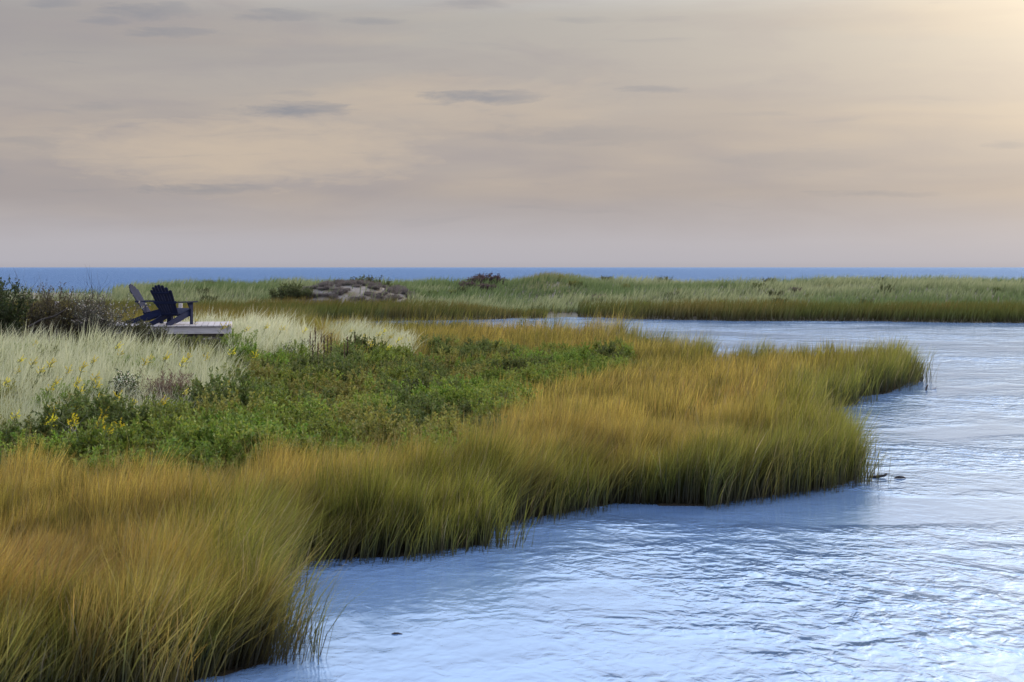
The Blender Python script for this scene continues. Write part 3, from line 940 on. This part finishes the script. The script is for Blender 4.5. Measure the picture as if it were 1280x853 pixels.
def mixc(a, c, f): return np.asarray(a)[None, :] * (1 - f[:, None]) + np.asarray(c)[None, :] * f[:, None]


PALE = [[pd(*p) for p in poly] for poly in (
    [(-200, 22), (0, 22), (120, 22.6), (225, 24), (278, 25.4), (302, 27.5), (294, 30), (280, 32), (235, 32.8), (130, 34), (-200, 36)],
    [(282, 33.5), (300, 33), (392, 35), (400, 40), (385, 45), (300, 47), (240, 47), (200, 43), (270, 42.6), (292, 40), (290, 37)],
    [(425, 40.5), (512, 42), (520, 50), (440, 51), (400, 46)])]


def in_any(polys, x, y):
    r = np.zeros(len(x), bool)
    for pl in polys: r |= inside(pl, x, y)
    return r


def in_deck(x, y):
    c, sn = math.cos(DECK_RZ), math.sin(DECK_RZ)
    u = (x - DECK_C[0]) * c + (y - DECK_C[1]) * sn; v = -(x - DECK_C[0]) * sn + (y - DECK_C[1]) * c
    return (abs(u) < L_DECK / 2 + .12) & (v > -.1) & (v < DECK_D + .1)


def scatter(n, d0, d1, p0=-170, p1=1450, power=1.0):
    u = rng.random(n)
    d = (d0 ** power + u * (d1 ** power - d0 ** power)) ** (1 / power) if power != 0 else d0 * (d1 / d0) ** u
    px = rng.uniform(p0, p1, n)
    return (px - 640) / F_PX * d, d


def clump(x, y, cell, pull):
    """jittered cells: pulled positions and three random numbers per cell"""
    cell = np.asarray(cell) * np.ones(len(x))
    cq = np.round(np.log(cell) / .25)
    cell = np.exp(cq * .25)
    wx = x + .6 * cell * (vnoise(x / cell * .7 + 5, y / cell * .7) - .5); wy = y + .6 * cell * (vnoise(x / cell * .7, y / cell * .7 + 40) - .5)
    ix = np.floor(wx / cell).astype(np.int64); iy = np.floor(wy / cell).astype(np.int64)
    def hsh(k):
        v = (ix * 73856093) ^ (iy * 19349663) ^ (cq.astype(np.int64) * 83492791) ^ (k * 2654435761)
        v = (v ^ (v >> 13)) * 1274126177 & 0x7fffffff
        v = (v ^ (v >> 15)) * 668265263 & 0x7fffffff
        return (v % 100003) / 100003.0
    cx = (ix + .2 + .6 * hsh(1)) * cell; cy = (iy + .2 + .6 * hsh(2)) * cell
    return x + (cx - x) * pull, y + (cy - y) * pull, hsh(3), hsh(4), hsh(5)


def wind(x, y): return .75 + .55 * (fbm(x * .35 + 2, y * .35) - .5) * 2


# --- cordgrass along the creek
def cordgrass(n, d0, d1, seg, wid, power, band=None):
    x, y = scatter(n, d0, d1, power=power)
    sd = shore_sd(x, y)
    keep = (sd > .08 - .10 * rng.random(n) - .5 * rng.random(n) ** 9 * (vnoise(x * 1.5, y * 1.5) > .45))
    if band: keep &= sd < band * rng.random(n)
    th = inside(THICKET, x, y); pl = in_any(PALE, x, y)
    tr = rng.random(n)
    keep &= ~(pl & (tr > .04)); keep &= ~(th & (tr > .14 + .4 * sstep((640 + x / y * F_PX - 480) / 140)))
    keep &= ~in_deck(x, y)
    hill = (x < pd(330, 1)[0] * y) & (y > 19) & (y < 44)
    keep &= ~hill
    keep &= (fbm(x * 1.6, y * 1.6, 2) + rng.random(n) * .5 > .36) | (sd < .8)      # clumping
    x, y = x[keep], y[keep]
    # blades gather into tussocks, tussocks into patches
    cell = .17 + .004 * y
    x, y, r1, r2_, r3 = clump(x, y, cell, .14)
    _, _, R1, R2, R3 = clump(x, y, .75 + .01 * y, 0)
    sd = shore_sd(x, y); th = inside(THICKET, x, y)
    n = len(x)
    g = ground(x, y, sd)
    pn = fbm(x * .28 + 7, y * .28 + 4); pf = fbm(x * 1.3, y * 1.3 + 9)
    edge = 1 - sstep((sd - .2) / 1.7)
    h = (.60 + .22 * edge + .22 * (pn - .5)) * (1 + .5 * (pf - .5)) * rng.uniform(.5, 1.15, n) * (.80 + .38 * r1) * (.74 + .48 * R1)
    h = np.where(th, h * .8, h) * (1 + .32 * sstep((y - 48) / 8))
    gold = np.clip(.98 * (1 - edge) + 1.7 * (pn - .5) + .6 * (pf - .5) + rng.normal(0, .16, n) + .5 * (r2_ - .5) + .45 * (R2 - .5) + .02, 0, 1)
    right_lobe = sstep((x - 6.0) / 2.5) * sstep((y - 30) / 4)
    gold = gold * (1 - .75 * right_lobe) * (1 - .75 * sstep((y - 40) / 5) * sstep((-x - 1) / 3)) * (1 - .85 * np.exp(-((x - 1.0) / 3.4) ** 2 - ((y - 43) / 6.5) ** 2))
    green_tip = mixc((.23, .255, .034), (.40, .36, .06), rng.random(n))
    gold_tip = mixc((.74, .54, .13), (.60, .46, .11), rng.random(n))
    russ = mixc(gold_tip[0] * 0 + (.66, .37, .10), (.58, .36, .11), rng.random(n))
    rs = (rng.random(n) < .14 + 1.6 * np.clip(fbm(x * .5 + 30, y * .5) - .5, 0, 1))
    gold_tip = np.where(rs[:, None], russ, gold_tip)
    f = gold[:, None]
    c2 = green_tip * (1 - f) + gold_tip * f
    c1 = (mixc((.060, .084, .013), (.135, .140, .024), rng.random(n)) * edge[:, None] + mixc((.095, .120, .018), (.19, .180, .032), rng.random(n)) * (1 - edge[:, None])) * (1 - .42 * f) + gold_tip * .75 * .42 * f  # shore stems darkened up to mid height, shade painted into their colour
    # tide mud on the lowest stems, darkened further to paint in shade
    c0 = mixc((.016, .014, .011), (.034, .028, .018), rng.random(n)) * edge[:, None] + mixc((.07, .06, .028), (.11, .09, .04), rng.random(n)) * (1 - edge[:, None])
    dead = rng.random(n) < .05
    for c in (c1, c2): c[dead] = (.36, .29, .16)
    lean = np.clip(wind(x, y) * rng.normal(.27, .20, n) + .06 * edge + .16 * (r3 - .45) + .14 * (R3 - .5), -.25, 1.1)
    az = rng.normal(-.12, .85, n) + .8 * (r2_ - .5) + .5 * (R1 - .5)
    w = wid * rng.uniform(.6, 1.3, n)
    val = rng.uniform(.5, 1.3, n) * (.74 + .5 * r3) * (.86 + .3 * R2)
    c1 *= val[:, None]; c2 *= val[:, None]
    # stray seed stalks stand over the rest and lean any way
    st = rng.random(n) < .05
    h = np.where(st, h * rng.uniform(1.1, 1.35, n), h); w = np.where(st, w * .7, w); az = np.where(st, rng.uniform(-2.6, 2.6, n), az)
    c2[st] = mixc((.50, .40, .20), (.36, .27, .12), rng.random(int(st.sum())))
    # flattened, browned patches
    bp_ = np.clip((fbm(x * .9 + 50, y * .7 + 21) - .56) * 5, 0, 1) * (R3 > .35)
    lean = lean + .3 * bp_; h = h * (1 - .22 * bp_)
    for c in (c1, c2): c *= (1 - .38 * bp_)[:, None] ; c += (np.array((.16, .085, .035)) * .38)[None] * bp_[:, None]
    return blade_mesh('cordgrass', np.stack([x, y, g - .02], 1), h, w, lean, az, seg, c0, c1, c2, mud_shade=.24)


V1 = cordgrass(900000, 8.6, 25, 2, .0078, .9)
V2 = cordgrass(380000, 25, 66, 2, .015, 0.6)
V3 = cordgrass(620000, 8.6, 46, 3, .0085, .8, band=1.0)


# sprawling stalks hanging over the water and the small islets
def fringe():
    P, h, lean, az = [], [], [], []
    r2 = np.random.default_rng(21)
    for px, py, cnt, hh_, ln_ in ((586, 672, 26, 1.0, .75), (630, 654, 30, .9, .95), (690, 648, 30, .45, .25), (340, 806, 18, .38, .5), (308, 802, 60, .5, .55), (1070, 601, 60, .5, .7), (1058, 585, 45, .8, .7),
                                  (1042, 560, 30, .8, .7), (284, 752, 50, 1.0, .8), (318, 722, 30, .8, .8), (1144, 482, 30, .6, .6), (345, 802, 8, .75, .5), (1086, 598, 6, .9, .4), (1030, 530, 18, .8, .7), (568, 684, 30, .5, .4)):
        x, y = pw(px, py)
        s = .06 if cnt < 35 else .13
        for _ in range(cnt):
            P.append((x + r2.normal(0, s), y + r2.normal(0, s * 1.3), -.03)); h.append(hh_ * r2.uniform(.6, 1.2)); lean.append(ln_ * r2.uniform(.3, 1.4)); az.append(r2.normal(-.1, .6))
    n = len(P)
    f = r2.random(n)
    return blade_mesh('fringe', np.array(P), np.array(h), .009 * r2.uniform(.6, 1.2, n), np.array(lean), np.array(az), 5,
                      mixc((.07, .06, .025), (.10, .09, .04), f), mixc((.11, .13, .025), (.17, .15, .04), f), mixc((.15, .17, .03), (.30, .24, .07), f))


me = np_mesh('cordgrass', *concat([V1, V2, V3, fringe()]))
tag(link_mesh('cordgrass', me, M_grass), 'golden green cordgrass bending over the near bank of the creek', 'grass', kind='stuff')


# --- pale hair grass on the rise
def pale_grass():
    n = 130000
    x, y = scatter(n, 19.8, 52, -170, 560, .8)
    keep = in_any(PALE, x, y) & ~in_deck(x, y)
    for a, c, r in bare: keep &= ((x - a) ** 2 + (y - c) ** 2 > (r * .62) ** 2)
    keep &= fbm(x * 1.1 + 3, y * 1.1, 2) + rng.random(n) * .55 > .44
    x, y = x[keep], y[keep]; n = len(x)
    g = ground(x, y)
    x, y, q1, q2, q3 = clump(x, y, .16 + .004 * y, .35)
    g = ground(x, y)
    h = .64 * rng.uniform(.35, 1.2, n) * (1 + .5 * (fbm(x * .6, y * .6) - .5)) * (.7 + .5 * q1)
    f = rng.random(n); pn = np.clip((fbm(x * .45 + 12, y * .45) - .35) * 2.2, 0, 1)
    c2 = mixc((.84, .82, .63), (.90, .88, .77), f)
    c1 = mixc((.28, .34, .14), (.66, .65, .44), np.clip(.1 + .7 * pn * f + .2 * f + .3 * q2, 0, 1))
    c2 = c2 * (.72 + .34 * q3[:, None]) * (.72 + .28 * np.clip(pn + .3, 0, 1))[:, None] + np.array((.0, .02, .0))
    c0 = mixc((.05, .075, .022), (.10, .12, .045), f)  # lower and middle blade darkened: shading painted in for contrast
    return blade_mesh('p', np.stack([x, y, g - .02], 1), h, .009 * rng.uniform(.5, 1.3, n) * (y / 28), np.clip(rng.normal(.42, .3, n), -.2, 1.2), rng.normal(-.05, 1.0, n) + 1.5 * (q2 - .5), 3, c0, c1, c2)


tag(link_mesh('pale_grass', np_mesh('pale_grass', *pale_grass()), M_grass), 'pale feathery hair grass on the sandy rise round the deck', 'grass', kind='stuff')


# --- sparse green undergrowth between the shrubs
def under():
    n = 60000
    x, y = scatter(n, 16, 52, -170, 700, .6)
    keep = (inside(THICKET, x, y) | ((x < pd(310, 1)[0] * y) & (y > 16) & ~in_any(PALE, x, y))) & ~in_deck(x, y)
    for a, c, r in bare: keep &= ((x - a) ** 2 + (y - c) ** 2 > (r * .5) ** 2)
    keep &= rng.random(n) < .75
    x, y = x[keep], y[keep]; n = len(x)
    g = ground(x, y); f = rng.random(n)
    h = rng.uniform(.2, .6, n) * np.where((y > 35) & (y < 44), .45, 1)
    c = mixc((.07, .11, .025), (.15, .17, .045), f)
    return blade_mesh('u', np.stack([x, y, g - .02], 1), h, .012 * (y / 24) * rng.uniform(.5, 1.3, n), np.clip(rng.normal(.35, .25, n), -.2, 1.), rng.normal(0, .9, n), 3, c * .7, c, mixc((.12, .15, .035), (.26, .23, .08), rng.random(n)))


tag(link_mesh('undergrowth', np_mesh('undergrowth', *under()), M_grass), 'thin green undergrowth between the low shrubs', 'undergrowth', kind='stuff')


# --- far cordgrass band
def far_cord():
    n = 200000
    x, y = scatter(n, 60, 101, -200, 1500, 1.0)
    sd = shore_sd(x, y)
    u = 640 + x / y * F_PX
    lim = np.interp(u, [-200, 200, 380, 520, 640, 700, 800, 1000, 1280, 1500], [95, 95, 94.5, 95, 96, 97.5, 96, 94, 93, 93])
    keep = (sd > .05) & (y < lim + 3 * (fbm(x * .3, y * .3) - .5) * 2)
    mudx = (u > 684) & (u < 722) & (y > 91) & (y < 98.5)
    mud2 = (u > 798) & (u < 830) & (y > 92) & (y < 97)
    keep &= ~(mudx & (rng.random(n) > .04)) & ~(mud2 & (rng.random(n) > .25))
    keep &= ~((u > 250) & (u < 560) & (y < 84) & (y > 58) & (sd < 3) & (rng.random(n) > .25) & (y < 62))
    keep &= ~((y < 66) & (x > 0))
    x, y, sd = x[keep], y[keep], sd[keep]; n = len(x)
    g = ground(x, y, sd)
    pn = fbm(x * .16 + 4, y * .3 + 8); f = rng.random(n)
    uu = 640 + x / y * F_PX
    low = 1 - .45 * np.exp(-((uu - 650) / 70.) ** 2)
    h = (.92 * low + .5 * (pn - .5)) * rng.uniform(.65, 1.15, n)
    k = np.clip((pn - .42) * 3 + rng.normal(0, .25, n), 0, 1)
    c2 = mixc((.115, .130, .028), (.22, .165, .05), k)
    c1 = mixc((.070, .085, .020), (.12, .10, .032), k)
    c0 = mixc((.045, .042, .022), (.075, .062, .035), f)
    return blade_mesh('f', np.stack([x, y, g - .02], 1), h, .045 * rng.uniform(.5, 1.3, n), np.clip(rng.normal(.28, .18, n), -.1, .9), rng.normal(0, .5, n), 2, c0, c1, c2)


tag(link_mesh('far_cordgrass', np_mesh('far_cordgrass', *far_cord()), M_grass), 'dark olive cordgrass band along the far bank of the creek', 'grass', kind='stuff')


# --- grey green beach grass on the dunes
def dune_grass():
    n = 165000
    x, y = scatter(n, 91, 140, -250, 1550, .8)
    sd = shore_sd(x, y)
    u = 640 + x / y * F_PX
    hump = ((u > 368) & (u < 508) & (y < 108)) & (y > 95.5)
    keep = (sd > 2) & ~(hump & (rng.random(n) > .06)) & ~((u < 140) & (y > 106) & (rng.random(n) > .12))
    keep &= ~((u > 368) & (u < 500) & (y < 96) & (rng.random(n) > .03))
    keep &= fbm(x * .5, y * .5, 2) + rng.random(n) * .7 > .40
    x, y, sd = x[keep], y[keep], sd[keep]; n = len(x)
    g = ground(x, y, sd); f = rng.random(n)
    pn = fbm(x * .10 + 14, y * .22 + 3); pf = fbm(x * .5 + 3, y * .9)
    h = .62 * rng.uniform(.5, 1.25, n) * (1 + 1.3 * (pf - .5))
    k = np.clip((pn - .42) * 4.5 + 1.2 * (pf - .5) + rng.normal(0, .2, n), 0, 1)
    c2 = mixc((.165, .225, .10), (.42, .44, .28), k)
    c1 = mixc((.125, .185, .075), (.25, .29, .155), k)
    uu = 640 + x / y * F_PX
    tan = np.clip(np.exp(-((uu - 682) / 35.) ** 2) * 1.1 * (y > 103) + .25 * (rng.random(n) < .1), 0, 1)
    c2 = c2 * (1 - tan[:, None]) + np.array((.30, .26, .15)) * tan[:, None]
    c0 = mixc((.06, .085, .035), (.10, .12, .055), f)
    return blade_mesh('d', np.stack([x, y, g - .03], 1), h, .055 * rng.uniform(.5, 1.3, n), np.clip(rng.normal(.38, .22, n), -.1, 1.), rng.normal(0, .6, n), 2, c0, c1, c2)


tag(link_mesh('dune_grass', np_mesh('dune_grass', *dune_grass()), M_grass), 'grey green beach grass covering the dunes before the sea', 'grass', kind='stuff')
print('TRIS', sum(len(o.data.polygons) for o in scene.objects if o.type == 'MESH' and o.get('kind')))
